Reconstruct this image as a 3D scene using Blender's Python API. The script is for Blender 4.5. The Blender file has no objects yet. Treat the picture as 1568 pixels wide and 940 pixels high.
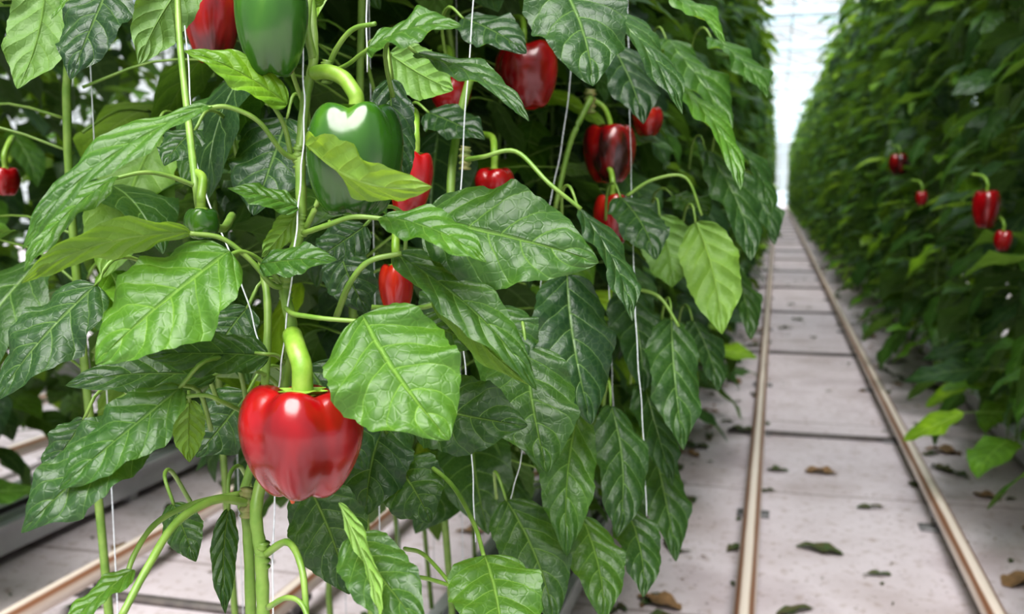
import bpy, math, random
import numpy as np
from mathutils import Vector

rng = random.Random(11)
sc = bpy.context.scene

# ------------------------------------------------------------------ camera
FPX = 1556.0            # 35 mm on a 36 mm sensor, 1600 px wide
YAW = math.radians(14.8)
PITCH = math.radians(6.74)
CAM = np.array([0.0, 0.0, 1.04])
cd = bpy.data.cameras.new("camera")
cam = bpy.data.objects.new("camera", cd)
sc.collection.objects.link(cam)
cam.location = CAM
cam.rotation_euler = (math.radians(90) - PITCH, 0, YAW)
cd.lens = 35; cd.sensor_width = 36
cd.dof.use_dof = True
cd.dof.focus_distance = 0.74
cd.dof.aperture_fstop = 8.0
cd.clip_start = 0.02
cd.clip_end = 400
sc.camera = cam

Fw = np.array([-math.sin(YAW)*math.cos(PITCH), math.cos(YAW)*math.cos(PITCH), -math.sin(PITCH)])
Rt = np.array([math.cos(YAW), math.sin(YAW), 0.0])
Up = np.cross(Rt, Fw)
K = 1600/1568.0

def at(u, v, d):
    """world position of a surveyed point (bearing u,v and range d)"""
    x = (u*K-800)/FPX; y = -(v*K-479.5)/FPX
    return CAM + d*(Fw + x*Rt + y*Up)

def bearing(p):
    q = p-CAM; d = q.dot(Fw)
    return ((q.dot(Rt)/d*FPX+800)/K, (479.5-q.dot(Up)/d*FPX)/K, d)

def nrm(v):
    v = np.asarray(v, float)
    return v/(np.linalg.norm(v)+1e-9)

def facing(n):
    return nrm(n[0]*Rt + n[1]*np.array([0, 0, 1.0]) - n[2]*Fw)

# ------------------------------------------------------------------ materials
def newmat(name):
    m = bpy.data.materials.new(name); m.use_nodes = True
    nt = m.node_tree; nt.nodes.clear()
    out = nt.nodes.new('ShaderNodeOutputMaterial')
    return m, nt, out

def N(nt, typ, **kw):
    n = nt.nodes.new(typ)
    for k, v in kw.items():
        setattr(n, k, v)
    return n

def math_(nt, op, a, b=None, c=None, clamp=False):
    n = nt.nodes.new('ShaderNodeMath'); n.operation = op; n.use_clamp = clamp
    for i, x in enumerate((a, b, c)):
        if x is None: continue
        if isinstance(x, (int, float)): n.inputs[i].default_value = x
        else: nt.links.new(x, n.inputs[i])
    return n.outputs[0]

def mixc(nt, fac, a, b, mode='MIX'):
    n = nt.nodes.new('ShaderNodeMix'); n.data_type = 'RGBA'; n.blend_type = mode
    def s(sock, x):
        if isinstance(x, (int, float)): sock.default_value = x
        elif isinstance(x, tuple): sock.default_value = (x[0], x[1], x[2], 1)
        else: nt.links.new(x, sock)
    s(n.inputs[0], fac); s(n.inputs[6], a); s(n.inputs[7], b)
    return n.outputs[2]

def ramp(nt, fac, stops):
    n = nt.nodes.new('ShaderNodeValToRGB'); cr = n.color_ramp
    while len(cr.elements) < len(stops): cr.elements.new(0.5)
    for e, (p, c) in zip(cr.elements, stops):
        e.position = p; e.color = (c[0], c[1], c[2], 1)
    nt.links.new(fac, n.inputs[0])
    return n.outputs[0]

def simple(name, col, rough=.5, noise=0, nscale=20, col2=None, metallic=0, bump=0, spec=.5):
    m, nt, out = newmat(name)
    p = N(nt, 'ShaderNodeBsdfPrincipled'); p.inputs['Roughness'].default_value = rough
    p.inputs['Metallic'].default_value = metallic
    p.inputs['Specular IOR Level'].default_value = spec
    tc = N(nt, 'ShaderNodeTexCoord')
    nz = N(nt, 'ShaderNodeTexNoise'); nz.inputs['Scale'].default_value = nscale; nz.inputs['Detail'].default_value = 6
    nt.links.new(tc.outputs['Object'], nz.inputs['Vector'])
    c2 = col2 or tuple(c*.6 for c in col)
    f = ramp(nt, nz.outputs[0], [(.35, (0, 0, 0)), (.65, (1, 1, 1))])
    nt.links.new(mixc(nt, f, col, c2), p.inputs['Base Color'])
    if bump:
        b = N(nt, 'ShaderNodeBump'); b.inputs['Strength'].default_value = bump; b.inputs['Distance'].default_value = .002
        nt.links.new(nz.outputs[0], b.inputs['Height']); nt.links.new(b.outputs[0], p.inputs['Normal'])
    nt.links.new(p.outputs[0], out.inputs[0])
    return m

def leaf_material():
    m, nt, out = newmat("pepper_leaf")
    L = nt.links.new
    uv = N(nt, 'ShaderNodeUVMap'); uv.uv_map = "UVMap"
    sep = N(nt, 'ShaderNodeSeparateXYZ'); L(uv.outputs[0], sep.inputs[0])
    u, v = sep.outputs[0], sep.outputs[1]
    at_ = N(nt, 'ShaderNodeAttribute'); at_.attribute_name = "tint"
    tint = at_.outputs['Fac']
    cu = math_(nt, 'SUBTRACT', u, .5)
    x = math_(nt, 'MULTIPLY', math_(nt, 'ABSOLUTE', cu), 2.0)
    side = math_(nt, 'GREATER_THAN', cu, 0.0)
    tc = N(nt, 'ShaderNodeTexCoord')
    nz = N(nt, 'ShaderNodeTexNoise'); nz.inputs['Scale'].default_value = 45; nz.inputs['Detail'].default_value = 4
    L(tc.outputs['Object'], nz.inputs['Vector'])
    nb = N(nt, 'ShaderNodeTexNoise'); nb.inputs['Scale'].default_value = 14; nb.inputs['Detail'].default_value = 2
    L(tc.outputs['Object'], nb.inputs['Vector'])
    curve = math_(nt, 'MULTIPLY', math_(nt, 'POWER', x, 1.25), .26)
    ph = math_(nt, 'SUBTRACT', v, curve)
    ph = math_(nt, 'ADD', ph, math_(nt, 'MULTIPLY', math_(nt, 'SUBTRACT', nb.outputs[0], .5), .07))
    ph = math_(nt, 'ADD', math_(nt, 'MULTIPLY', ph, 5.6), math_(nt, 'MULTIPLY', side, .37))
    fr = math_(nt, 'MULTIPLY', math_(nt, 'ABSOLUTE', math_(nt, 'SUBTRACT', math_(nt, 'FRACT', ph), .5)), 2.0)  # 0 on the vein
    lat = math_(nt, 'SUBTRACT', 1.0, math_(nt, 'DIVIDE', fr, .085), clamp=True)
    lat = math_(nt, 'MULTIPLY', lat, math_(nt, 'SUBTRACT', 1.0, math_(nt, 'MULTIPLY', x, .65)))
    mid = math_(nt, 'SUBTRACT', 1.0, math_(nt, 'DIVIDE', x, math_(nt, 'ADD', .025, math_(nt, 'MULTIPLY', math_(nt, 'SUBTRACT', 1.0, v), .04))), clamp=True)
    vo = N(nt, 'ShaderNodeTexVoronoi'); vo.feature = 'DISTANCE_TO_EDGE'; vo.inputs['Scale'].default_value = 150
    L(tc.outputs['Object'], vo.inputs['Vector'])
    ret = math_(nt, 'SUBTRACT', 1.0, math_(nt, 'DIVIDE', vo.outputs['Distance'], .12), clamp=True)
    vein = math_(nt, 'MAXIMUM', math_(nt, 'MULTIPLY', lat, .95), mid, clamp=True)
    vein = math_(nt, 'MAXIMUM', vein, math_(nt, 'MULTIPLY', ret, .11), clamp=True)
    top = ramp(nt, tint, [(0, (.012, .036, .018)), (.3, (.024, .072, .015)), (.6, (.062, .165, .016)), (.8, (.14, .27, .015)), (1, (.22, .35, .02))])
    big = ramp(nt, nb.outputs[0], [(.3, (.60, .68, .80)), (.7, (1.2, 1.15, 1.0))])
    top = mixc(nt, 1.0, top, big, 'MULTIPLY')
    shade = math_(nt, 'MULTIPLY', math_(nt, 'SUBTRACT', 1.0, fr), .35)
    top = mixc(nt, shade, top, mixc(nt, 1.0, top, (1.9, 1.7, 1.3), 'MULTIPLY'))
    top = mixc(nt, math_(nt, 'MULTIPLY', vein, .78), top, mixc(nt, .5, (.28, .45, .12), mixc(nt, 1.0, top, (3.4, 2.8, 3.2), 'MULTIPLY')))
    back = mixc(nt, .45, top, (.16, .27, .08))
    geo = N(nt, 'ShaderNodeNewGeometry')
    col = mixc(nt, geo.outputs['Backfacing'], top, back)
    p = N(nt, 'ShaderNodeBsdfPrincipled')
    L(col, p.inputs['Base Color'])
    r = math_(nt, 'ADD', math_(nt, 'MULTIPLY', geo.outputs['Backfacing'], .15), math_(nt, 'ADD', .32, math_(nt, 'MULTIPLY', nz.outputs[0], .18)))
    L(r, p.inputs['Roughness'])
    p.inputs['Specular IOR Level'].default_value = .48
    puff = math_(nt, 'POWER', fr, .5)
    h = math_(nt, 'MULTIPLY', puff, math_(nt, 'SUBTRACT', 1.0, math_(nt, 'MULTIPLY', x, .5)))
    h = math_(nt, 'SUBTRACT', h, math_(nt, 'MULTIPLY', mid, .8))
    n3 = N(nt, 'ShaderNodeTexNoise'); n3.inputs['Scale'].default_value = 75; n3.inputs['Detail'].default_value = 1
    L(tc.outputs['Object'], n3.inputs['Vector'])
    h = math_(nt, 'ADD', h, math_(nt, 'MULTIPLY', n3.outputs[0], 1.1))
    h = math_(nt, 'SUBTRACT', h, math_(nt, 'MULTIPLY', ret, .07))
    b = N(nt, 'ShaderNodeBump'); b.inputs['Strength'].default_value = .75; b.inputs['Distance'].default_value = .0025
    L(h, b.inputs['Height']); L(b.outputs[0], p.inputs['Normal'])
    tr = N(nt, 'ShaderNodeBsdfTranslucent')
    tcx = mixc(nt, .5, mixc(nt, .5, col, (.22, .45, .02)), mixc(nt, tint, (.03, .14, .005), (.55, .75, .03)))
    tcx = mixc(nt, math_(nt, 'MULTIPLY', vein, .5), tcx, (.5, .6, .15))
    L(tcx, tr.inputs[0]); L(b.outputs[0], tr.inputs[1])
    mx = N(nt, 'ShaderNodeMixShader'); mx.inputs[0].default_value = .31
    L(p.outputs[0], mx.inputs[1]); L(tr.outputs[0], mx.inputs[2])
    L(mx.outputs[0], out.inputs[0])
    return m

def pepper_material(name, c1, c2, c3, lo=.42, hi=.62, scale=9, rough=.20):
    m, nt, out = newmat(name); L = nt.links.new
    tc = N(nt, 'ShaderNodeTexCoord')
    mp = N(nt, 'ShaderNodeMapping'); mp.inputs['Scale'].default_value = (1, 1, .35)
    L(tc.outputs['Object'], mp.inputs[0])
    nz = N(nt, 'ShaderNodeTexNoise'); nz.inputs['Scale'].default_value = scale*3; nz.inputs['Detail'].default_value = 3
    L(mp.outputs[0], nz.inputs['Vector'])
    col = ramp(nt, nz.outputs[0], [(lo, c1), (hi, c2), (.8, c3)])
    p = N(nt, 'ShaderNodeBsdfPrincipled')
    L(col, p.inputs['Base Color'])
    n2 = N(nt, 'ShaderNodeTexNoise'); n2.inputs['Scale'].default_value = 60; n2.inputs['Detail'].default_value = 3
    L(tc.outputs['Object'], n2.inputs['Vector'])
    L(math_(nt, 'ADD', rough-.05, math_(nt, 'MULTIPLY', n2.outputs[0], .16)), p.inputs['Roughness'])
    p.inputs['Coat Weight'].default_value = .2; p.inputs['Coat Roughness'].default_value = .18
    b = N(nt, 'ShaderNodeBump'); b.inputs['Strength'].default_value = .18; b.inputs['Distance'].default_value = .002
    L(n2.outputs[0], b.inputs['Height']); L(b.outputs[0], p.inputs['Normal'])
    L(p.outputs[0], out.inputs[0])
    return m

M_LEAF = leaf_material()
M_STEM = simple("green_stem", (.10, .19, .025), .45, nscale=60, col2=(.16, .25, .05), bump=.3)
M_WOOD = simple("node_wood", (.18, .15, .06), .6, nscale=90, col2=(.14, .20, .05), bump=.6)
M_TWINE = simple("white_twine", (.60, .64, .68), .6, nscale=300, col2=(.45, .47, .5))
M_RED = pepper_material("red_pepper_skin", (.12, .001, .003), (.28, .002, .006), (.09, .0, .003), .38, .64)
M_DRED = pepper_material("ripening_red_skin", (.025, .005, .005), (.19, .003, .006), (.42, .03, .005), .38, .52)
M_GRN = pepper_material("green_pepper_skin", (.010, .040, .006), (.028, .095, .008), (.11, .24, .02), .38, .6, 7, .18)
M_CALYX = simple("calyx_green", (.13, .25, .02), .4, nscale=80, col2=(.21, .32, .05), bump=.3)
M_TIP = simple("blossom_scar", (.5, .09, .02), .5)

# ------------------------------------------------------------------ mesh builder
class MB:
    def __init__(s):
        s.v = []; s.f = []; s.uv = []; s.t = []; s.mi = []; s.n = 0; s.mats = []
    def mat(s, m):
        if m not in s.mats: s.mats.append(m)
        return s.mats.index(m)
    def add(s, verts, faces, mat, uv=None, tint=0.0):
        verts = np.asarray(verts, float); k = len(verts)
        s.v.append(verts)
        s.uv.append(np.zeros((k, 2)) if uv is None else uv)
        s.t.append(np.full(k, tint))
        o = s.n
        s.f.extend([tuple(a+o for a in f) for f in faces])
        s.mi.extend([s.mat(mat)]*len(faces))
        s.n += k
    def mesh(s, name, origin=None):
        V = np.concatenate(s.v)
        if origin is not None: V = V-np.asarray(origin)
        me = bpy.data.meshes.new(name)
        me.from_pydata(V.tolist(), [], s.f)
        for m in s.mats: me.materials.append(m)
        me.polygons.foreach_set('material_index', s.mi)
        me.polygons.foreach_set('use_smooth', [True]*len(s.f))
        li = np.empty(len(me.loops), dtype=np.int32); me.loops.foreach_get('vertex_index', li)
        U = np.concatenate(s.uv)
        ul = me.uv_layers.new(name="UVMap")
        ul.data.foreach_set('uv', U[li].astype(np.float32).ravel())
        a = me.attributes.new("tint", 'FLOAT', 'POINT')
        a.data.foreach_set('value', np.concatenate(s.t).astype(np.float32))
        me.update()
        return me
    def obj(s, name, origin=(0, 0, 0), parent=None):
        me = s.mesh(name, origin)
        o = bpy.data.objects.new(name, me); sc.collection.objects.link(o)
        o.location = origin
        if parent is not None:
            o.parent = parent
            o.location = np.asarray(origin)-np.asarray(parent.location)
        return o

def catmull(P, sub=5):
    P = [np.asarray(p, float) for p in P]
    Q = [2*P[0]-P[1]]+P+[2*P[-1]-P[-2]]
    out = []
    for i in range(1, len(Q)-2):
        for k in range(sub):
            t = k/sub
            a, b, c, d = Q[i-1], Q[i], Q[i+1], Q[i+2]
            out.append(.5*((2*b)+(c-a)*t+(2*a-5*b+4*c-d)*t*t+(3*b-a-3*c+d)*t**3))
    out.append(P[-1])
    return out

def tube(mb, P, r0, r1, mat, seg=8, sub=5, tint=.5, knots=0.0):
    C = catmull(P, sub) if len(P) > 1 and sub > 1 else [np.asarray(p, float) for p in P]
    n = len(C); V = []; F = []
    ref = np.array([.3, .2, .93]); 
    for i, c in enumerate(C):
        T = nrm(C[min(i+1, n-1)]-C[max(i-1, 0)])
        a = np.cross(T, ref)
        if np.linalg.norm(a) < .2: a = np.cross(T, [1, 0, 0])
        a = nrm(a); b = np.cross(T, a)
        t = i/(n-1); r = r0+(r1-r0)*t
        if knots: r *= 1+knots*math.sin(i*2.1)
        for k in range(seg):
            th = 2*math.pi*k/seg
            V.append(c+r*(math.cos(th)*a+math.sin(th)*b))
    for i in range(n-1):
        for k in range(seg):
            k2 = (k+1) % seg
            F.append((i*seg+k, i*seg+k2, (i+1)*seg+k2, (i+1)*seg+k))
    F.append(tuple(range(seg))[::-1]); F.append(tuple((n-1)*seg+k for k in range(seg)))
    mb.add(V, F, mat, tint=tint)

_fc = {}
def leaf(mb, B, T, W, Nh, arch=.1, fold=.25, cup=.2, wave=.08, tint=.3, nv=20, nu=10, bend=0.0, sd=0.0, mat=None, twist=0.0):
    B = np.asarray(B, float); T = np.asarray(T, float)
    ax = T-B; Ln = np.linalg.norm(ax); ax = ax/Ln
    S = nrm(np.cross(ax, Nh)); Nn = np.cross(S, ax)
    v = np.linspace(0, 1, nv+1)[:, None]; u = np.linspace(-1, 1, nu+1)[None, :]
    vv = .5-.5*np.cos(np.pi*v); vv = .5*v+.5*vv
    prof = (vv**.50)*((1-vv)**.74); prof = prof/.435
    prof = prof*(1-.38*np.clip((vv-.74)/.26, 0, 1))
    prof[0] = .03
    hw = .5*W*prof
    hw = hw*(1+.02*np.sin(vv*70+sd)+.035*np.sin(vv*23+sd*2)*np.sign(u))
    au = np.abs(u)
    bulge = 4*vv*(1-vv)
    z = fold*au*hw - cup*(u**2)*hw + wave*hw*(au**2)*np.sin(vv*13+sd+u*1.6)+arch*Ln*bulge*(.7+.6*vv)
    z = z+.35*wave*hw*(au**1.5)*np.sin(vv*31+sd*3+u*2.6)
    z = z+twist*u*hw*(vv-.3)
    ph = (vv-.26*au**1.25)*5.6+.37*(u > 0)
    fr = np.abs((ph % 1)-.5)*2
    z = z+.017*Ln*np.sqrt(fr)*(1-.5*au)*(au > .05)*(prof > .3)
    P = (B[None, None, :]+ax*(vv*Ln)[..., None]+S*(u*hw*math.cos(min(1.0, fold*.8))+bend*Ln*bulge)[..., None]+Nn*z[..., None])
    uv = np.stack([np.broadcast_to(u*.5+.5, z.shape), np.broadcast_to(vv, z.shape)], -1).reshape(-1, 2)
    key = (nv, nu)
    if key not in _fc:
        w = nu+1
        _fc[key] = [(i*w+j, i*w+j+1, (i+1)*w+j+1, (i+1)*w+j) for i in range(nv) for j in range(nu)]
    mb.add(P.reshape(-1, 3), _fc[key], mat or M_LEAF, uv, tint)

# ------------------------------------------------------------------ bell pepper
def pepper_geo(mb, O, w, h, mat, phase=0., lobes=4, taper=.28, tilt=(0, 0), ped=None, seg=72, rings=44, sd=0., pr=.0036, tipmark=False):
    """O = centre of the shoulders (world). body hangs below it."""
    th = np.linspace(0, 2*np.pi, seg, endpoint=False)[None, :]
    t = np.linspace(0, 1, rings)[:, None]
    a = t*np.pi
    r0 = np.sin(a)**.60
    z0 = np.sign(np.cos(a))*np.abs(np.cos(a))**.85
    dn = (1-z0)/2
    r = r0*(1-taper*dn**1.9)
    thw = th+.16*np.sin(th+sd)+.07*np.sin(2*th+sd*1.7)+phase
    g = np.sqrt(np.sin(lobes*thw/2)**2+.04)**.9
    g = np.clip(g, 0, 1)
    depth = .16*np.exp(-(dn/.24)**2)+.065+.15*np.exp(-((1-dn)/.22)**2)
    R = r*(1-depth*(1-g))
    R = R*(1+.03*np.sin(th*2+sd)+.012*np.sin(3*th+sd*2+dn*3))
    z = z0.copy()+0*th
    z = z+.14*g*np.exp(-(dn/.18)**2)*r0-.09*g*np.exp(-((1-dn)/.16)**2)*r0
    z = z-.36*np.exp(-(R/.40)**2)*(dn < .5)+.22*np.exp(-(R/.26)**2)*(dn >= .5)
    X = R*np.cos(th)*w/2; Y = R*np.sin(th)*w/2; Z = (z-1.0)*h/2
    Z = Z+.02*w*np.sin(th+sd*3)*(1-dn)
    V = np.stack([X, Y, Z], -1).reshape(-1, 3)
    tx, ty = tilt
    Rx = np.array([[1, 0, 0], [0, math.cos(tx), -math.sin(tx)], [0, math.sin(tx), math.cos(tx)]])
    Ry = np.array([[math.cos(ty), 0, math.sin(ty)], [0, 1, 0], [-math.sin(ty), 0, math.cos(ty)]])
    Q = Rx@Ry
    O = np.asarray(O, float)
    V = V@Q.T+O
    F = [(i*seg+k, i*seg+(k+1) % seg, (i+1)*seg+(k+1) % seg, (i+1)*seg+k)[::-1] for i in range(rings-1) for k in range(seg)]
    mb.add(V, F, mat)
    # calyx
    cs = 30; CV = []; CF = []
    for j, (rr, zz) in enumerate([(.0, -.10), (.10, -.11), (.20, -.125), (.30, -.10), (.36, -.05)]):
        for k in range(cs):
            ang = 2*math.pi*k/cs
            q = rr*(1+(.22*math.cos(6*ang) if j >= 3 else 0))
            CV.append([q*w/2*math.cos(ang), q*w/2*math.sin(ang), zz*h/2-.012*h])
    for j in range(4):
        for k in range(cs):
            CF.append((j*cs+k, (j+1)*cs+k, (j+1)*cs+(k+1) % cs, j*cs+(k+1) % cs))
    mb.add(np.array(CV)@Q.T+O, CF, M_CALYX)
    base = O+Q@np.array([0, 0, -.08*h])
    if ped is None:
        ped = [O+np.array([0, 0, .016]), O+np.array([-.008, .02, .034]), O+np.array([-.03, .05, .04])]
    pts = [base, base+(O-base)*.6+Q@np.array([0, 0, .004])]+[np.asarray(p) for p in ped]
    tube(mb, [base, base*.6+pts[1]*.4], pr*1.9, pr*1.35, M_CALYX, 12, 3)
    tube(mb, pts, pr*1.15, pr*1.1, M_CALYX, 12, 6)
    if tipmark:
        bt = O+Q@np.array([-.03*w, -.10*w, -h*1.0])
        tube(mb, [bt+[0, 0, .012], bt+[0, 0, .004], bt-[0, 0, .002]], .0045, .0012, M_TIP, 8, 3)

def pepper(name, u, vtop, vbot, wpx, d, mat, ped=None, **kw):
    s = K*d/FPX
    O = at(u, vtop, d)
    mb = MB()
    if ped: ped = [at(*p) for p in ped]
    pepper_geo(mb, O, wpx*s, (vbot-vtop)*s, mat, ped=ped, **kw)
    return mb.obj(name, origin=O)

D0 = .66
protect = []   # bearings that the pickers keep clear of foliage
def prot(u, v, r, d): protect.append((u, v, r, d))

pepper("red_bell_pepper", 463, 590, 764, 198, D0, M_RED, ped=[(462, 560, .66), (455, 538, .665), (447, 512, .68)],
       phase=.55, lobes=4, taper=.34, sd=1.3, pr=.0062, seg=120, rings=80, tipmark=True, tilt=(-.06, 0.0))
pepper("green_bell_pepper", 546, 156, 332, 150, .68, M_GRN, ped=[(541, 140, .68), (526, 120, .685), (503, 110, .69), (480, 112, .70)],
       phase=.1, lobes=4, taper=.2, sd=.4, pr=.0048, seg=110, rings=70, tilt=(-.05, .03))
pepper("green_bell_pepper", 413, -50, 118, 122, .66, M_GRN, phase=1.1, lobes=3, taper=.34, sd=2.2, seg=90, rings=60)
pepper("green_bell_pepper", 308, 318, 366, 54, .68, M_GRN, ped=[(308, 300, .68), (310, 272, .69), (296, 262, .70)], phase=.3, lobes=3, taper=.1, sd=1, pr=.0028)
pepper("red_bell_pepper", 322, -40, 98, 92, .95, M_DRED, phase=.2, taper=.4, sd=.8)
pepper("red_bell_pepper", 802, 66, 168, 104, 1.25, M_RED, phase=.9, taper=.35, sd=2.8, tilt=(0, -.1))
pepper("red_bell_pepper", 934, 188, 281, 90, 1.42, M_DRED, phase=.35, taper=.3, sd=4.1, ped=[(925, 165, 1.42), (905, 150, 1.42)])
pepper("red_bell_pepper", 636, 228, 340, 70, .90, M_RED, phase=.7, taper=.35, sd=3.3, tilt=(0, .15))
pepper("red_bell_pepper", 606, 402, 484, 58, .95, M_DRED, phase=.5, taper=.3, sd=5)
pepper("red_bell_pepper", 690, 118, 172, 66, 1.15, M_RED, phase=.1, sd=1)
pepper("red_bell_pepper", 757, 256, 310, 66, 1.12, M_RED, phase=.1, sd=2)
pepper("red_bell_pepper", 938, 296, 378, 66, 1.38, M_DRED, phase=.1, sd=3)
pepper("red_bell_pepper", 992, 162, 208, 52, 1.5, M_DRED, phase=.6, sd=4)
pepper("red_bell_pepper", 8, 255, 300, 46, 1.3, M_RED, phase=.6, sd=4)
pepper("red_bell_pepper", 1512, 290, 350, 44, 2.58, M_RED, phase=.6, sd=4.4)
pepper("red_bell_pepper", 1537, 352, 385, 30, 2.58, M_RED, phase=.2, sd=1.4)
pepper("red_bell_pepper", 1412, 292, 315, 20, 3.65, M_RED, phase=.2, sd=2.4)
pepper("red_bell_pepper", 1378, 235, 268, 36, 4.6, M_DRED, phase=.2, sd=3.4)
for a in [(802, 115, 55, 1.25), (934, 232, 50, 1.42), (606, 445, 40, .95), (640, 275, 40, .9), (690, 148, 36, 1.15), (757, 272, 34, 1.12),
          (932, 335, 40, 1.38), (992, 185, 30, 1.5), (325, 50, 50, .95), (8, 278, 30, 1.3), (640, 40, 50, .92)]:
    prot(*a)

# ------------------------------------------------------------------ foreground plant
hero = bpy.data.objects.new("pepper_plant", None); sc.collection.objects.link(hero)
hero.location = at(400, 940, .70)*np.array([1, 1, 0])
ms = MB()
main = [(412, 1400, .72), (404, 1000, .70), (400, 860, .70), (392, 780, .70), (410, 700, .71), (442, 560, .70), (446, 500, .69), (436, 438, .69), (452, 380, .69), (461, 330, .69), (460, 240, .69), (468, 150, .70), (480, 90, .70), (476, 0, .71), (470, -120, .72)]
tube(ms, [at(*p) for p in main], .0048, .0033, M_STEM, 12, 8, knots=.06)
main2 = [(392, 1400, .74), (384, 940, .73), (378, 800, .73), (372, 760, .73), (400, 650, .74), (410, 480, .76), (400, 400, .78)]
tube(ms, [at(*p) for p in main2], .0042, .0028, M_STEM, 10, 6, knots=.05)
shoots = [
 ([(436, 440, .69), (415, 435, .68), (385, 400, .67), (340, 365, .66), (290, 357, .65)], .0018),
 ([(458, 245, .69), (432, 232, .68), (395, 185, .66), (350, 164, .65), (318, 165, .645)], .0017),
 ([(446, 240, .69), (436, 195, .68), (420, 165, .67), (408, 158, .66)], .0017),
 ([(462, 358, .69), (500, 345, .67), (540, 332, .66), (590, 335, .655)], .0018),
 ([(468, 350, .69), (482, 320, .68), (495, 290, .68), (505, 275, .68)], .0019),
 ([(515, 485, .70), (535, 435, .68), (565, 400, .67), (615, 388, .67)], .0021),
 ([(436, 470, .69), (448, 480, .67), (470, 484, .66), (500, 488, .65), (552, 492, .645)], .0017),
 ([(480, 92, .70), (470, 40, .69), (476, -20, .69)], .0028),
 ([(500, 112, .70), (515, 75, .69), (540, 45, .68), (575, 36, .67)], .0019),
 ([(500, 112, .70), (530, 100, .69), (550, 85, .67), (568, 72, .66)], .0015),
 ([(380, 770, .72), (330, 765, .69), (270, 800, .66), (225, 870, .63), (185, 945, .61)], .0028),
 ([(370, 755, .72), (300, 770, .70), (240, 800, .68), (205, 850, .66), (190, 900, .65)], .0020),
 ([(404, 850, .70), (440, 830, .68), (462, 870, .66), (470, 950, .65)], .0024),
 ([(368, 628, .69), (340, 615, .67), (310, 605, .66), (250, 612, .65)], .0015),
 ([(300, 285, .69), (260, 270, .68), (220, 264, .67), (172, 274, .66)], .0015),
 ([(440, 560, .70), (425, 545, .69), (408, 542, .68), (390, 540, .68)], .0014),
 ([(355, 330, .76), (340, 350, .72), (310, 330, .70), (300, 285, .69), (290, 200, .72), (275, 60, .76), (270, -60, .78)], .0028),
 ([(436, 440, .69), (400, 400, .68), (370, 385, .665), (348, 392, .655)], .0016),
 ([(710, 245, .95), (740, 240, .93), (790, 232, .92), (840, 280, .9), (890, 320, .9)], .0022),
 ([(640, 700, .85), (690, 740, .80), (725, 800, .74), (742, 855, .70)], .0018),
 ([(960, 300, 1.15), (1000, 275, 1.14), (1050, 272, 1.13), (1075, 330, 1.13)], .002),
 ([(970, 440, 1.2), (1010, 455, 1.18), (1040, 500, 1.17)], .0022),
 ([(905, 150, 1.35), (885, 190, 1.33), (870, 230, 1.33), (850, 320, 1.33)], .004),
 ([(725, 100, 1.0), (700, 200, 1.0), (690, 300, .98), (700, 420, .98), (680, 560, .98)], .0042),
 ([(560, 470, .9), (650, 470, .8), (740, 440, .80), (770, 500, .82)], .002),
 ([(410, 930, .68), (440, 915, .66), (465, 930, .65), (480, 990, .64)], .0018),
 ([(600, 880, .8), (650, 885, .74), (700, 900, .7)], .0016),
 ([(620, 840, .8), (650, 850, .75), (700, 905, .7)], .0016),
]
for pts, r in shoots:
    tube(ms, [at(*p) for p in pts], r*1.15, r*.85, M_STEM, 8, 7, knots=.03)
for (u, v, d, r) in [(437, 440, .69, .0054), (461, 345, .69, .0050), (457, 240, .69, .0050), (500, 110, .695, .0050), (378, 770, .72, .0065), (402, 850, .70, .006), (446, 520, .69, .0054), (712, 242, .95, .007), (903, 155, 1.36, .010)]:
    c = at(u, v, d)
    tube(ms, [c-[0, 0, r*1.6], c-[0, 0, r*.6], c+[0, 0, r*.6], c+[0.001, 0, r*1.6]], r*.75, r*.8, M_WOOD if d > .71 else M_STEM, 10, 4, knots=.25)
ms.obj("stem", parent=hero)

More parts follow.
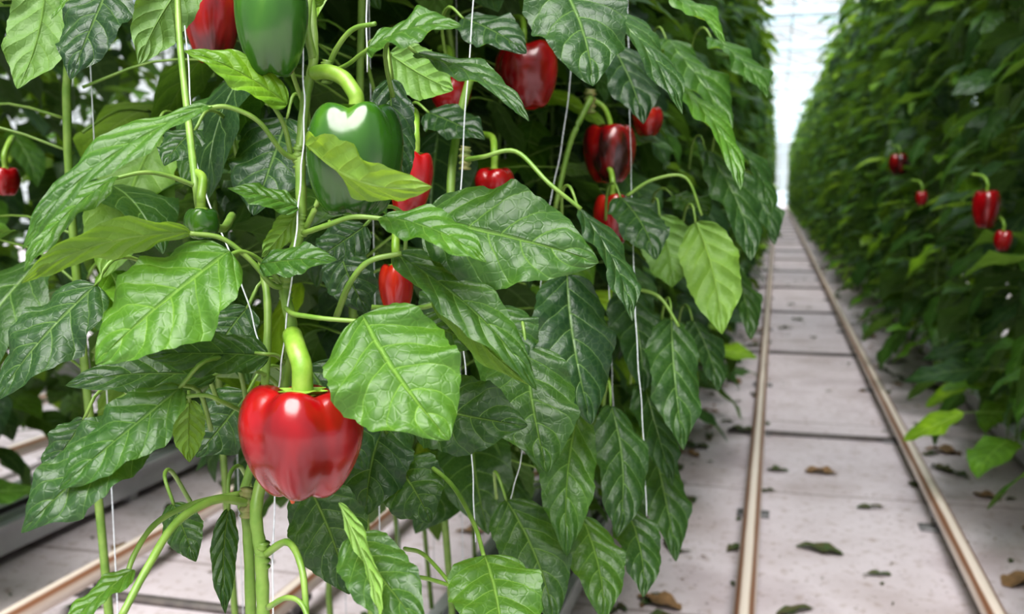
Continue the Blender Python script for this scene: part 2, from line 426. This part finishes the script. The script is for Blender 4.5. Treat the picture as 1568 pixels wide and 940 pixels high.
# (base u,v,d, tip u,v,d, real width px, facing, tint, arch, fold)
HL = [
 (352, 384, .655, 146, 558, .615, 182, (-.15, .45, .9), .50, .05, .16),
 (555, 482, .645, 688, 674, .60, 206, (.05, .5, .85), .48, .05, .2),
 (650, 335, .69, 917, 402, .66, 176, (.1, .35, .95), .32, .05, .2),
 (583, 332, .655, 745, 402, .62, 92, (.1, .8, .6), .50, .08, .3),
 (468, 222, .66, 662, 286, .61, 116, (.15, .68, -.62), .88, -.18, .45),
 (562, 76, .66, 707, 40, .64, 100, (-.1, .75, .6), .42, .10, .25),
 (636, 82, .68, 810, 186, .64, 80, (.35, .75, .6), .25, .08, .3),
 (440, 160, .67, 281, 78, .64, 74, (-.35, .55, .7), .70, .08, .35),
 (324, 162, .645, 34, 382, .60, 90, (-.4, .55, .8), .42, .08, .35),
 (180, 270, .66, 36, 416, .62, 74, (-.4, .5, .85), .46, .08, .3),
 (292, 356, .65, 32, 434, .60, 80, (.05, .65, -.6), .78, .10, .3),
 (148, 436, .74, -4, 612, .70, 140, (-.3, .4, .9), .08, .06, .15),
 (278, 592, .655, 90, 750, .62, 120, (-.3, .45, .9), .30, .06, .2),
 (220, 638, .66, 32, 816, .62, 140, (-.3, .4, .9), .12, .08, .25),
 (412, 545, .69, 224, 545, .67, 84, (-.1, .6, .75), .2, .06, .25),
 (330, 575, .72, 100, 590, .69, 90, (-.1, .65, .6), .14, .08, .25),
 (398, 405, .675, 516, 398, .65, 66, (.05, .6, .75), .42, .05, .2),
 (458, 318, .68, 348, 288, .66, 50, (-.1, .6, .7), .45, .05, .2),
 (455, 326, .685, 400, 394, .67, 44, (-.5, .3, -.7), .76, .06, .3),
 (625, 612, .74, 808, 652, .70, 132, (.0, .35, .9), .10, .05, .2),
 (604, 388, .68, 822, 598, .64, 92, (.35, .6, .8), .32, .10, .35),
 (655, 425, .69, 818, 592, .655, 66, (.35, .3, -.8), .74, -.06, .3),
 (640, 488, .72, 744, 532, .69, 76, (.1, .55, .8), .35, .05, .2),
 (805, 530, .88, 838, 724, .82, 146, (.2, .35, .9), .26, .05, .25),
 (868, 420, .98, 905, 650, .93, 136, (.35, .25, .9), .06, .04, .2),
 (935, 620, 1.12, 945, 822, 1.05, 92, (.4, .3, .85), .14, .05, .2),
 (1028, 488, 1.2, 1046, 690, 1.13, 92, (.35, .3, .85), .18, .05, .2),
 (885, 635, 1.0, 868, 852, .93, 88, (.1, .2, .9), .34, .06, .25),
 (848, -40, .92, 908, 132, .86, 156, (.1, .45, .9), .16, .05, .2),
 (915, 0, 1.0, 1045, 175, .92, 100, (.6, .5, .6), .22, .08, .3),
 (950, 302, 1.18, 1004, 398, 1.11, 84, (.2, .5, .8), .10, .05, .2),
 (1065, 340, 1.25, 1106, 512, 1.18, 90, (.3, .1, -.9), .72, -.05, .2),
 (1022, 118, 1.15, 1134, 292, 1.05, 76, (.6, .6, .6), .5, .08, .3),
 (885, 318, .95, 968, 492, .9, 80, (.6, .4, .5), .12, .06, .3),
 (540, 820, .64, 650, 968, .58, 108, (.1, .65, .7), .24, .08, .25),
 (518, 770, .62, 584, 960, .57, 46, (.5, .3, -.8), .72, .06, .35),
 (742, 850, .70, 770, 1010, .64, 150, (.1, .5, .8), .38, .06, .3),
 (470, 740, .78, 535, 910, .74, 120, (.0, .4, .9), .1, .05, .2),
 (775, 765, .98, 850, 955, .92, 110, (.2, .4, .9), .14, .06, .2),
 (205, 872, .65, 90, 975, .61, 60, (-.3, .7, .5), .45, .08, .3),
 (350, 778, .74, 345, 940, .72, 42, (.5, .2, .8), .1, .05, .3),
 (290, 612, .74, 290, 708, .73, 50, (-.2, -.1, -.9), .72, .05, .2),
 (170, -30, .82, 108, 122, .78, 110, (-.1, .4, .9), .04, .05, .2),
 (70, -40, .85, 26, 136, .82, 100, (-.1, .2, -.9), .52, .05, .2),
 (300, -50, .8, 212, 98, .77, 84, (-.3, .3, -.9), .42, .06, .2),
 (130, -20, .7, 78, 30, .68, 40, (-.4, .6, .5), .5, .06, .2),
 (300, 198, .82, 252, 254, .79, 66, (-.1, .4, .9), .10, .05, .2),
 (440, 180, .88, 388, 330, .84, 140, (-.1, .35, .9), .04, .05, .2),
 (240, 205, 1.0, 158, 425, .95, 130, (.0, .1, -.9), .72, .03, .15),
 (596, 82, .9, 694, 138, .87, 80, (.1, .1, -.9), .62, .04, .2),
 (708, 28, .95, 806, 82, .9, 84, (.1, .5, .8), .08, .05, .2),
 (598, 120, .76, 622, 285, .74, 70, (.3, .2, .9), .06, .04, .2),
 (655, 172, 1.0, 742, 214, .95, 74, (.1, .5, .8), .08, .05, .2),
 (560, 345, .78, 480, 400, .76, 80, (-.1, .4, .8), .06, .05, .2),
 (520, 380, .82, 565, 480, .80, 80, (.0, .3, .9), .06, .05, .2),
 (600, 700, .84, 660, 800, .8, 110, (.1, .4, .9), .1, .05, .2),
 (380, 470, .8, 320, 560, .78, 90, (-.1, .4, .9), .10, .05, .2),
 (470, 560, .8, 560, 720, .78, 140, (.1, .3, .9), .08, .05, .2),
 (590, 640, .84, 560, 790, .8, 120, (.1, .3, .9), .1, .05, .2),
 (265, 770, .8, 300, 860, .78, 60, (.0, .5, .8), .15, .05, .2),
 (130, 640, .8, 70, 730, .78, 80, (-.3, .4, .9), .06, .05, .2),
 (380, 600, .85, 300, 700, .82, 110, (.0, .4, .9), .06, .05, .2),
 (1115, 210, 1.5, 1180, 330, 1.4, 80, (.6, .4, .6), .25, .08, .3),
 (1090, 60, 1.35, 1175, 150, 1.28, 90, (.5, .5, .6), .4, .08, .3),
 (990, -20, 1.1, 1110, 70, 1.03, 90, (.5, .6, .6), .5, .08, .3),
 (760, 470, .9, 800, 560, .87, 90, (.2, .3, .9), .24, .05, .2),
 (700, 430, .84, 660, 520, .82, 90, (.2, .3, .9), .14, .05, .2),
 (470, 10, .72, 520, -60, .7, 40, (.2, .3, .9), .7, .05, .2),
 (1020, 60, 1.35, 1120, 200, 1.25, 110, (.5, .4, .7), .35, .06, .25),
 (1080, 230, 1.4, 1150, 400, 1.32, 90, (.5, .3, .8), .2, .06, .25),
 (930, 60, 1.2, 985, 190, 1.12, 100, (.4, .4, .8), .08, .06, .25),
 (1130, 260, 1.7, 1186, 375, 1.6, 70, (.5, .3, .8), .15, .06, .25),
 (1120, 400, 1.6, 1150, 520, 1.5, 64, (.5, .3, .8), .25, .06, .25),
 (1060, 490, 1.45, 1100, 600, 1.38, 70, (.5, .3, .8), .1, .06, .25),
 (985, 580, 1.25, 1030, 745, 1.2, 74, (.5, .3, .8), .1, .06, .25),
 (1000, 680, 1.3, 1035, 860, 1.22, 84, (.4, .3, .8), .14, .06, .25),
 (890, 790, 1.05, 925, 950, .98, 90, (.3, .3, .8), .3, .06, .25),
 (955, 770, 1.15, 985, 915, 1.08, 78, (.3, .3, .8), .12, .06, .25),
 (1010, 330, 1.3, 1030, 440, 1.25, 80, (.3, .2, -.9), .5, .04, .25),
 (1030, 300, 1.45, 1085, 330, 1.4, 70, (.4, .4, .8), .3, .06, .25),
 (960, 440, 1.3, 985, 600, 1.22, 100, (.4, .3, .8), .1, .06, .25),
]
ml = MB()
for i, (bu, bv, bd, tu, tv, td, wp, nn, ti, ar, fo) in enumerate(HL):
    B = at(bu, bv, bd); T = at(tu, tv, td)
    leaf(ml, B, T, wp*K*(bd+td)/2/FPX, facing(nn), arch=ar*.8, fold=fo, cup=.22, wave=.17, tint=ti, nv=44, nu=22, bend=rng.uniform(-.05, .05), sd=i*1.7, twist=rng.uniform(-.25, .25))
    ax = nrm(T-B)
    if bd > .71 or i in (6, 12, 13, 19):
        q = [B+ax*.002, B-ax*.02+np.array([0, 0, .004]), B-ax*.035+Fw*.03-np.array([0, 0, .01]), B-ax*.03+Fw*.07-np.array([0, 0, .04])]
        tube(ml, q, .0014, .002, M_STEM, 6, 4)
ml.obj("leaves", parent=hero)

for a in [(240, 460, 100, .66), (580, 570, 100, .66), (780, 360, 110, .7), (463, 675, 110, .7), (545, 230, 90, .72), (410, 50, 70, .7),
          (180, 260, 90, .68), (700, 480, 80, .7), (830, 620, 80, .87), (870, 530, 70, .94), (945, 720, 55, 1.06), (1040, 590, 55, 1.14), (875, 740, 60, .93), (1085, 430, 45, 1.2), (1080, 200, 45, 1.06),
          (60, 860, 170, 1.7), (250, 880, 130, 1.6), (60, 700, 60, 1.3), (610, 820, 50, 1.2), (170, 30, 45, 1.4), (110, 180, 55, 1.5), (30, 110, 40, 1.5), (200, 110, 30, 1.4)]:
    prot(*a)

# training twine
mt = MB()
for pts in [[(417, 1100, .70), (418, 860, .70), (424, 640, .70), (433, 540, .69), (449, 400, .68), (459, 290, .68), (466, 180, .685), (463, 60, .69), (462, -200, .69)],
            [(400, 540, .78), (372, 440, .78), (300, 250, .8), (290, 120, .8), (275, -60, .8)],
            [(728, 830, .92), (722, 690, .92), (712, 560, .92), (702, 420, .92), (710, 210, .92), (730, -60, .92)],
            [(562, 110, .8), (561, -60, .8)],
            [(990, 790, 1.12), (985, 660, 1.12), (975, 520, 1.12), (970, 380, 1.15), (965, 200, 1.25), (960, -50, 1.25)],
            [(840, 320, 1.25), (862, 210, 1.25), (880, 60, 1.25), (890, -50, 1.25)],
            [(780, 770, 1.0), (800, 690, 1.0), (815, 560, 1.05), (830, 420, 1.1)],
            [(940, 640, 1.3), (936, 540, 1.3), (932, 400, 1.35)]]:
    P = catmull([at(*p) for p in pts], 6)
    P = [p+np.array([.0004*math.sin(k*1.7), .0004*math.cos(k*1.7), 0]) for k, p in enumerate(P)]
    tube(mt, P, .00062, .00062, M_TWINE, 6, 2)
mt.obj("training_twine", parent=hero)

# ------------------------------------------------------------------ generic plants
def plant(mb, x0, y0, r, zmin=.55, zmax=2.95, nleaf=150, nv=8, nu=4, near=False, xbias=1.0, xlim=None, reach=1.0, tb=0.0, ls=1.0):
    pts = []
    z = 0.14
    while z < zmax+.1:
        pts.append(np.array([x0+r.uniform(-.015, .015), y0+r.uniform(-.015, .015), z])); z += .25
    tube(mb, pts, .0052, .0032, M_STEM, 8 if near else 5, 4 if near else 2, knots=.05)
    ang0 = r.uniform(0, 6.28)
    for i in range(nleaf):
        z = zmin+(zmax-zmin)*(i+r.random())/nleaf
        ang = ang0+i*2.4+r.uniform(-.5, .5)
        out = nrm([math.cos(ang)*xbias, math.sin(ang)*.9, 0])
        rad = r.uniform(.03, .15)*reach
        at0 = np.array([x0, y0, z])+out*.006
        Ln = r.uniform(.10, .19)*ls
        B = at0+out*rad+np.array([0, 0, r.uniform(.0, .05)])
        droop = r.uniform(.1, 1.3)
        dirn = nrm(out*math.cos(droop)+np.array([r.uniform(-.3, .3), r.uniform(-.3, .3), -math.sin(droop)]))
        T = B+dirn*Ln
        C = (B+T)/2
        if xlim is not None and (max(B[0], T[0]) > xlim): continue
        if near:
            skip = False
            for p in (B, C, T):
                pu, pv, pd = bearing(p)
                if pd < .80: skip = True; break
                for (qu, qv, qr, qd) in protect:
                    if pd < qd+.02 and (pu-qu)**2+(pv-qv)**2 < (qr+28/pd)**2: skip = True; break
                if skip: break
            if skip: continue
        Nh = nrm(out*r.uniform(.3, .9)+np.array([r.uniform(-.4, .4), r.uniform(-.4, .4), .75]))
        t = r.random(); tint = .02+.3*t+tb if t < .72 else (.4+.3*r.random() if t < .93-tb*.5 else .75+.2*r.random())
        leaf(mb, B, T, Ln*r.uniform(.5, .66), Nh, arch=r.uniform(.03, .14), fold=r.uniform(.1, .4), cup=.2, wave=r.uniform(.05, .22), tint=tint, nv=nv, nu=nu, bend=r.uniform(-.08, .08), sd=r.uniform(0, 9), twist=r.uniform(-.4, .4))
        mid = (at0+B)/2+np.array([0, 0, .012])
        tube(mb, [at0, mid, B], .0018, .0012, M_STEM, 5, 3 if near else 2)
    tube(mb, [np.array([x0+.02, y0, .2]), np.array([x0+.01, y0+.01, 1.5]), np.array([x0+.015, y0, 3.7])], .0007, .0007, M_TWINE, 4, 4)

ROWX = -.57
LX = [ROWX-.12, ROWX+.12]
k = 0
for yy in np.arange(.90, 2.9, .26):
    for xi, xx in enumerate(LX):
        y = yy+xi*.13
        if xi == 1 and y < 1.0: continue
        mb = MB(); r = random.Random(100+k)
        zmin = .80 if y < 1.25 else (.60 if y < 1.8 else .45)
        plant(mb, xx+r.uniform(-.02, .02), y, r, zmin=zmin, zmax=2.3, nleaf=140 if y < 1.3 else 175, nv=16, nu=8, near=True, xbias=1.4, xlim=-.15 if y < 1.6 else -.10, reach=1.15, tb=.04)
        mb.obj("pepper_plant", origin=(xx, y, 0.0)); k += 1

variants = []
for i in range(7):
    mb = MB(); r = random.Random(500+i)
    plant(mb, 0, 0, r, zmin=.30, zmax=2.95, nleaf=118, nv=9, nu=6, xbias=1.4, reach=1.4, tb=(.02, .14, .22)[i % 3], ls=1.15)
    variants.append(mb.mesh("pepper_plant_variant"))

def row(name, xc, y0, y1, step=.29, seed=0, xs=(-.13, .13)):
    e = bpy.data.objects.new(name, None); sc.collection.objects.link(e); e.location = (xc, y0, 0)
    r = random.Random(seed); n = 0; y = y0
    while y < y1:
        for i, xx in enumerate(xs):
            o = bpy.data.objects.new("plant_%d" % n, r.choice(variants)); sc.collection.objects.link(o)
            o.parent = e
            o.location = (xx+r.uniform(-.06, .06), y-y0+i*.14+r.uniform(-.05, .05), 0)
            o.rotation_euler = (0, 0, r.choice([0, math.pi])+r.uniform(-.25, .25))
            o.scale = (r.uniform(.80, 1.15), r.uniform(.92, 1.08), r.uniform(.95, 1.05)); n += 1
        y += step
row("pepper_plant_row", ROWX, 3.0, 55, seed=1, xs=(-.12, .15))
row("pepper_plant_row", 1.0, .9, 55, seed=2, xs=(-.16, .12))
row("pepper_plant_row", -2.17, .3, 30, seed=3, step=.44)
row("pepper_plant_row", -3.77, .3, 24, step=1.0, seed=4)

# ------------------------------------------------------------------ boxes helper
def box(mb, x0, x1, y0, y1, z0, z1, mat):
    V = [(x0, y0, z0), (x1, y0, z0), (x1, y1, z0), (x0, y1, z0), (x0, y0, z1), (x1, y0, z1), (x1, y1, z1), (x0, y1, z1)]
    F = [(0, 3, 2, 1), (4, 5, 6, 7), (0, 1, 5, 4), (1, 2, 6, 5), (2, 3, 7, 6), (3, 0, 4, 7)]
    mb.add(V, F, mat)
def flat(o):
    o.data.polygons.foreach_set('use_smooth', [False]*len(o.data.polygons)); return o

# ------------------------------------------------------------------ floor
mf, nt, out = newmat("ground_cloth"); Lk = nt.links.new
tc = N(nt, 'ShaderNodeTexCoord'); sp = N(nt, 'ShaderNodeSeparateXYZ'); Lk(tc.outputs['Object'], sp.inputs[0])
n1 = N(nt, 'ShaderNodeTexNoise'); n1.inputs['Scale'].default_value = 2.2; n1.inputs['Detail'].default_value = 8; Lk(tc.outputs['Object'], n1.inputs['Vector'])
n2 = N(nt, 'ShaderNodeTexNoise'); n2.inputs['Scale'].default_value = 28; n2.inputs['Detail'].default_value = 6; Lk(tc.outputs['Object'], n2.inputs['Vector'])
n4 = N(nt, 'ShaderNodeTexNoise'); n4.inputs['Scale'].default_value = 60; n4.inputs['Detail'].default_value = 3; Lk(tc.outputs['Object'], n4.inputs['Vector'])
col = ramp(nt, n1.outputs[0], [(.3, (.44, .37, .39)), (.47, (.60, .53, .56)), (.6, (.53, .46, .48)), (.75, (.40, .33, .33))])
spk = ramp(nt, n2.outputs[0], [(.55, (0, 0, 0)), (.70, (1, 1, 1))])
col = mixc(nt, math_(nt, 'MULTIPLY', spk, .55), col, (.30, .22, .19))
spk2 = ramp(nt, n4.outputs[0], [(.65, (0, 0, 0)), (.69, (1, 1, 1))])
col = mixc(nt, math_(nt, 'MULTIPLY', spk2, .7), col, (.14, .095, .08))
yy_ = math_(nt, 'ADD', sp.outputs[1], math_(nt, 'MULTIPLY', n1.outputs[0], .05))
sy = math_(nt, 'ABSOLUTE', math_(nt, 'SUBTRACT', math_(nt, 'FRACT', math_(nt, 'DIVIDE', math_(nt, 'ADD', yy_, .35), 1.1)), .5))
seam = math_(nt, 'LESS_THAN', sy, .008)
col = mixc(nt, math_(nt, 'MULTIPLY', seam, .5), col, (.17, .12, .11))
p = N(nt, 'ShaderNodeBsdfPrincipled'); Lk(col, p.inputs['Base Color']); p.inputs['Roughness'].default_value = .75
b = N(nt, 'ShaderNodeBump'); b.inputs['Strength'].default_value = .4; b.inputs['Distance'].default_value = .004
Lk(n2.outputs[0], b.inputs['Height']); Lk(b.outputs[0], p.inputs['Normal']); Lk(p.outputs[0], out.inputs[0])
mb = MB(); box(mb, -14, 14, -4, 70, -.05, 0, mf); flat(mb.obj("floor"))

# ------------------------------------------------------------------ pipe rails
M_RAIL, nt, out = newmat("worn_white_pipe"); Lk = nt.links.new
tc = N(nt, 'ShaderNodeTexCoord'); geo = N(nt, 'ShaderNodeNewGeometry'); sp = N(nt, 'ShaderNodeSeparateXYZ'); Lk(geo.outputs['Normal'], sp.inputs[0])
n1 = N(nt, 'ShaderNodeTexNoise'); n1.inputs['Scale'].default_value = 14; n1.inputs['Detail'].default_value = 7
mp = N(nt, 'ShaderNodeMapping'); mp.inputs['Scale'].default_value = (1, .15, 1); Lk(tc.outputs['Object'], mp.inputs[0]); Lk(mp.outputs[0], n1.inputs['Vector'])
ax_ = math_(nt, 'ABSOLUTE', sp.outputs[0])
d_ = math_(nt, 'ABSOLUTE', math_(nt, 'SUBTRACT', ax_, .66))
w_ = math_(nt, 'SUBTRACT', 1.0, math_(nt, 'DIVIDE', d_, math_(nt, 'ADD', .12, math_(nt, 'MULTIPLY', n1.outputs[0], .45))), clamp=True)
w_ = math_(nt, 'MULTIPLY', w_, math_(nt, 'GREATER_THAN', sp.outputs[2], .1))
col = mixc(nt, math_(nt, 'MULTIPLY', w_, 1.4, clamp=True), (.72, .62, .55), (.24, .11, .06))
p = N(nt, 'ShaderNodeBsdfPrincipled'); Lk(col, p.inputs['Base Color']); p.inputs['Roughness'].default_value = .38
Lk(p.outputs[0], out.inputs[0])
M_STEEL = simple("galvanised_steel", (.30, .29, .30), .5, nscale=30, col2=(.20, .19, .19), metallic=.3)
M_BAR = simple("dark_sleeper", (.09, .08, .08), .6, nscale=30, col2=(.15, .13, .12))
RZ = .105
def rails(name, xl, xr, y0, y1):
    mb = MB()
    for x in (xl, xr):
        P = [np.array([x, y, RZ-.0255]) for y in np.linspace(y0, y1, 40)]
        tube(mb, P, .0255, .0255, M_RAIL, 24, 1)
    y = 4.3-2.2*3; n = 0
    while y < min(y1, 40):
        if n % 2 == 0:
            box(mb, xl-.13, xr+.06, y-.013, y+.013, .001, .016, M_BAR)
        for x in (xl, xr):
            box(mb, x-.05, x+.05, y-.03, y+.03, .0, .008, M_STEEL)
            box(mb, x-.004, x+.004, y-.03, y+.03, .008, RZ-.05, M_STEEL)
            box(mb, x-.022, x+.022, y-.03, y+.03, RZ-.058, RZ-.045, M_STEEL)
        y += 1.1; n += 1
    mb.obj(name)
rails("pipe_rail_track", -.043, .507, -.5, 60)
rails("pipe_rail_track", -1.64, -1.09, -.5, 40)
rails("pipe_rail_track", -3.24, -2.69, -.5, 30)

# ------------------------------------------------------------------ growing gutters with substrate bags
M_BAG = simple("white_film_bag", (.72, .72, .73), .4, nscale=6, col2=(.60, .60, .63), bump=.3)
M_GUT = simple("gutter_steel", (.52, .52, .54), .5, nscale=8, col2=(.42, .42, .44))
M_HOSE = simple("black_hose", (.015, .015, .017), .45)
def gutter(xc, y0, y1):
    mb = MB(); w = .11
    box(mb, xc-w, xc+w, y0, y1, .035, .05, M_GUT)
    box(mb, xc-w-.012, xc-w, y0, y1, .03, .12, M_GUT)
    box(mb, xc+w, xc+w+.012, y0, y1, .03, .12, M_GUT)
    box(mb, xc-w-.03, xc-w-.012, y0, y1, .108, .12, M_GUT)
    box(mb, xc+w+.012, xc+w+.03, y0, y1, .108, .12, M_GUT)
    y = y0
    while y < min(y1, 30):
        box(mb, xc-w, xc+w, y+.1, y+.14, 0, .035, M_GUT); y += 1.5
    g = flat(mb.obj("growing_gutter"))
    mb = MB(); y = y0+.05
    while y < y1-1:
        V = []; F = []; nx, ny = 8, 14
        for i in range(ny+1):
            for j in range(nx+1):
                a = j/nx; c = i/ny
                hgt = .05+.085*(max(0, 1-abs(2*a-1)**4))**.5*(max(0, 1-abs(2*c-1)**10))**.5
                V.append((xc-.09+.18*a, y+.98*c, hgt+.003*math.sin(i*2.1+j)))
        for i in range(ny):
            for j in range(nx):
                F.append((i*(nx+1)+j, i*(nx+1)+j+1, (i+1)*(nx+1)+j+1, (i+1)*(nx+1)+j))
        mb.add(V, F, M_BAG); y += 1.02
    mb.obj("substrate_bags", parent=g)
    mb = MB()
    tube(mb, [np.array([xc+.13+.01*math.sin(y*2), y, .155]) for y in np.linspace(y0, min(y1, 20), 40)], .009, .009, M_HOSE, 8, 2)
    y = y0+.3
    while y < 8:
        tube(mb, [np.array([xc+.13, y, .155]), np.array([xc+.18, y+.05, .24]), np.array([xc+.08, y+.1, .22]), np.array([xc+.03, y+.12, .13])], .003, .003, M_HOSE, 6, 5); y += .3
    mb.obj("drip_hose", parent=g)
gutter(ROWX, -.3, 55); gutter(1.03, -.3, 55); gutter(-2.17, -.3, 30); gutter(-3.77, -.3, 24)

# ------------------------------------------------------------------ fallen leaves
M_DEAD = simple("withered_leaf", (.09, .07, .03), .7, nscale=40, col2=(.04, .08, .02))
M_DEAD2 = simple("dry_leaf", (.26, .15, .07), .7, nscale=40, col2=(.16, .10, .05))
mb = MB(); r = random.Random(5)
for i in range(950):
    lane = r.choice([(-.40, .88), (-.40, .88), (-1.95, -.75)])
    y = 1.0+r.random()**1.3*14
    x = r.uniform(*lane)
    if r.random() < .6: x = r.choice([lane[0]+.25*r.random(), lane[1]-.30*r.random()])
    a = r.uniform(0, 6.28); Ln = r.choice([.015, .02, .03, .04, .07, .10, .14])*r.uniform(.7, 1.1)
    B = np.array([x, y, .004]); T = B+np.array([math.cos(a), math.sin(a), 0])*Ln
    leaf(mb, B, T, Ln*r.uniform(.25, .5), np.array([0, 0, 1.0]), arch=.05, fold=.1, cup=-.2, wave=.3, nv=8, nu=4, sd=i, mat=r.choice([M_DEAD, M_DEAD, M_DEAD2]))
mb.obj("fallen_leaves")

# ------------------------------------------------------------------ greenhouse structure
M_WHITE = simple("white_frame", (.55, .64, .69), .5, nscale=3, col2=(.48, .57, .62))
M_SCREEN, nt, out = newmat("diffusing_screen"); Lk = nt.links.new
t_ = N(nt, 'ShaderNodeBsdfTranslucent'); t_.inputs[0].default_value = (.18, .23, .26, 1)
tp = N(nt, 'ShaderNodeBsdfTransparent'); tp.inputs[0].default_value = (.86, .94, 1, 1)
x_ = N(nt, 'ShaderNodeMixShader'); x_.inputs[0].default_value = .34
Lk(tp.outputs[0], x_.inputs[1]); Lk(t_.outputs[0], x_.inputs[2]); Lk(x_.outputs[0], out.inputs[0])
mg, nt, out = newmat("greenhouse_glass"); Lk = nt.links.new
t_ = N(nt, 'ShaderNodeBsdfTransparent'); t_.inputs[0].default_value = (.96, .98, .98, 1)
g_ = N(nt, 'ShaderNodeBsdfGlossy'); g_.inputs['Roughness'].default_value = .1
x_ = N(nt, 'ShaderNodeMixShader'); x_.inputs[0].default_value = .06
Lk(t_.outputs[0], x_.inputs[1]); Lk(g_.outputs[0], x_.inputs[2]); Lk(x_.outputs[0], out.inputs[0])
mb = MB()
ZG = 4.8; SP = 6.4
for s in range(-2, 2):
    xa = -4.57+s*SP+6.4; xb = xa+SP; xm = (xa+xb)/2
    box(mb, xa-.07, xa+.07, -4, 70, ZG, ZG+.12, M_WHITE)
    box(mb, xm-.03, xm+.03, -4, 70, ZG+1.3, ZG+1.36, M_WHITE)
    y = -4
    while y < 70:
        for a, c in ((xa, xm), (xb, xm)):
            tube(mb, [np.array([a, y, ZG+.1]), np.array([c, y, ZG+1.32])], .03, .03, M_WHITE, 4, 1)
        y += 2.2
y = 1.0
while y < 70:
    box(mb, -14, 14, y-.06, y+.06, ZG-.12, ZG+.0, M_WHITE)
    box(mb, -14, 14, y-.06, y+.06, ZG-.64, ZG-.52, M_WHITE)
    x = -14
    sgn = 1
    while x < 13.9:
        tube(mb, [np.array([x, y, ZG-.52 if sgn > 0 else ZG-.08]), np.array([x+.8, y, ZG-.08 if sgn > 0 else ZG-.52])], .022, .022, M_WHITE, 4, 1)
        x += .8; sgn = -sgn
    y += 4.5
for x in np.arange(-13.4, 14, .8):
    tube(mb, [np.array([x, -4, ZG-.45]), np.array([x, 69, ZG-.45])], .018, .018, M_WHITE, 4, 1)
y = 1.3
while y < 70:   # half-drawn screens between the trusses
    V = [(-14, y, ZG-.42), (14, y, ZG-.42), (14, y+2.1, ZG-.42), (-14, y+2.1, ZG-.42)]
    mb.add(V, [(0, 1, 2, 3)], M_SCREEN)
    y += 4.5
flat(mb.obj("ceiling"))
mb = MB()
box(mb, -14, 14, 70, 70.02, 0, 6, mg)
flat(mb.obj("window_1"))
mb = MB()
box(mb, -14, 14, 69.9, 70.0, 0, .9, M_WHITE)
x = -14
while x <= 14:
    box(mb, x-.03, x+.03, 69.88, 69.98, .9, 6, M_WHITE); x += 1.6
for z in (2.2, 3.6, 5.0): box(mb, -14, 14, 69.86, 69.97, z-.03, z+.03, M_WHITE)
flat(mb.obj("wall_back"))

# ------------------------------------------------------------------ light
w = bpy.data.worlds.new("overcast"); sc.world = w; w.use_nodes = True
bg = w.node_tree.nodes['Background']
bg.inputs[0].default_value = (.92, .97, 1.0, 1); bg.inputs[1].default_value = .74
sl = bpy.data.lights.new("sun", 'SUN'); sl.energy = 8.4; sl.angle = math.radians(52); sl.color = (1, .98, .95)
so = bpy.data.objects.new("sun", sl); sc.collection.objects.link(so)
so.rotation_euler = (math.radians(32), math.radians(-2), math.radians(0))
sc.view_settings.view_transform = 'Standard'
try:
    sc.view_settings.look = 'Medium High Contrast'
except Exception as e:
    print(e); sc.view_settings.look = 'None'
sc.view_settings.exposure = .2
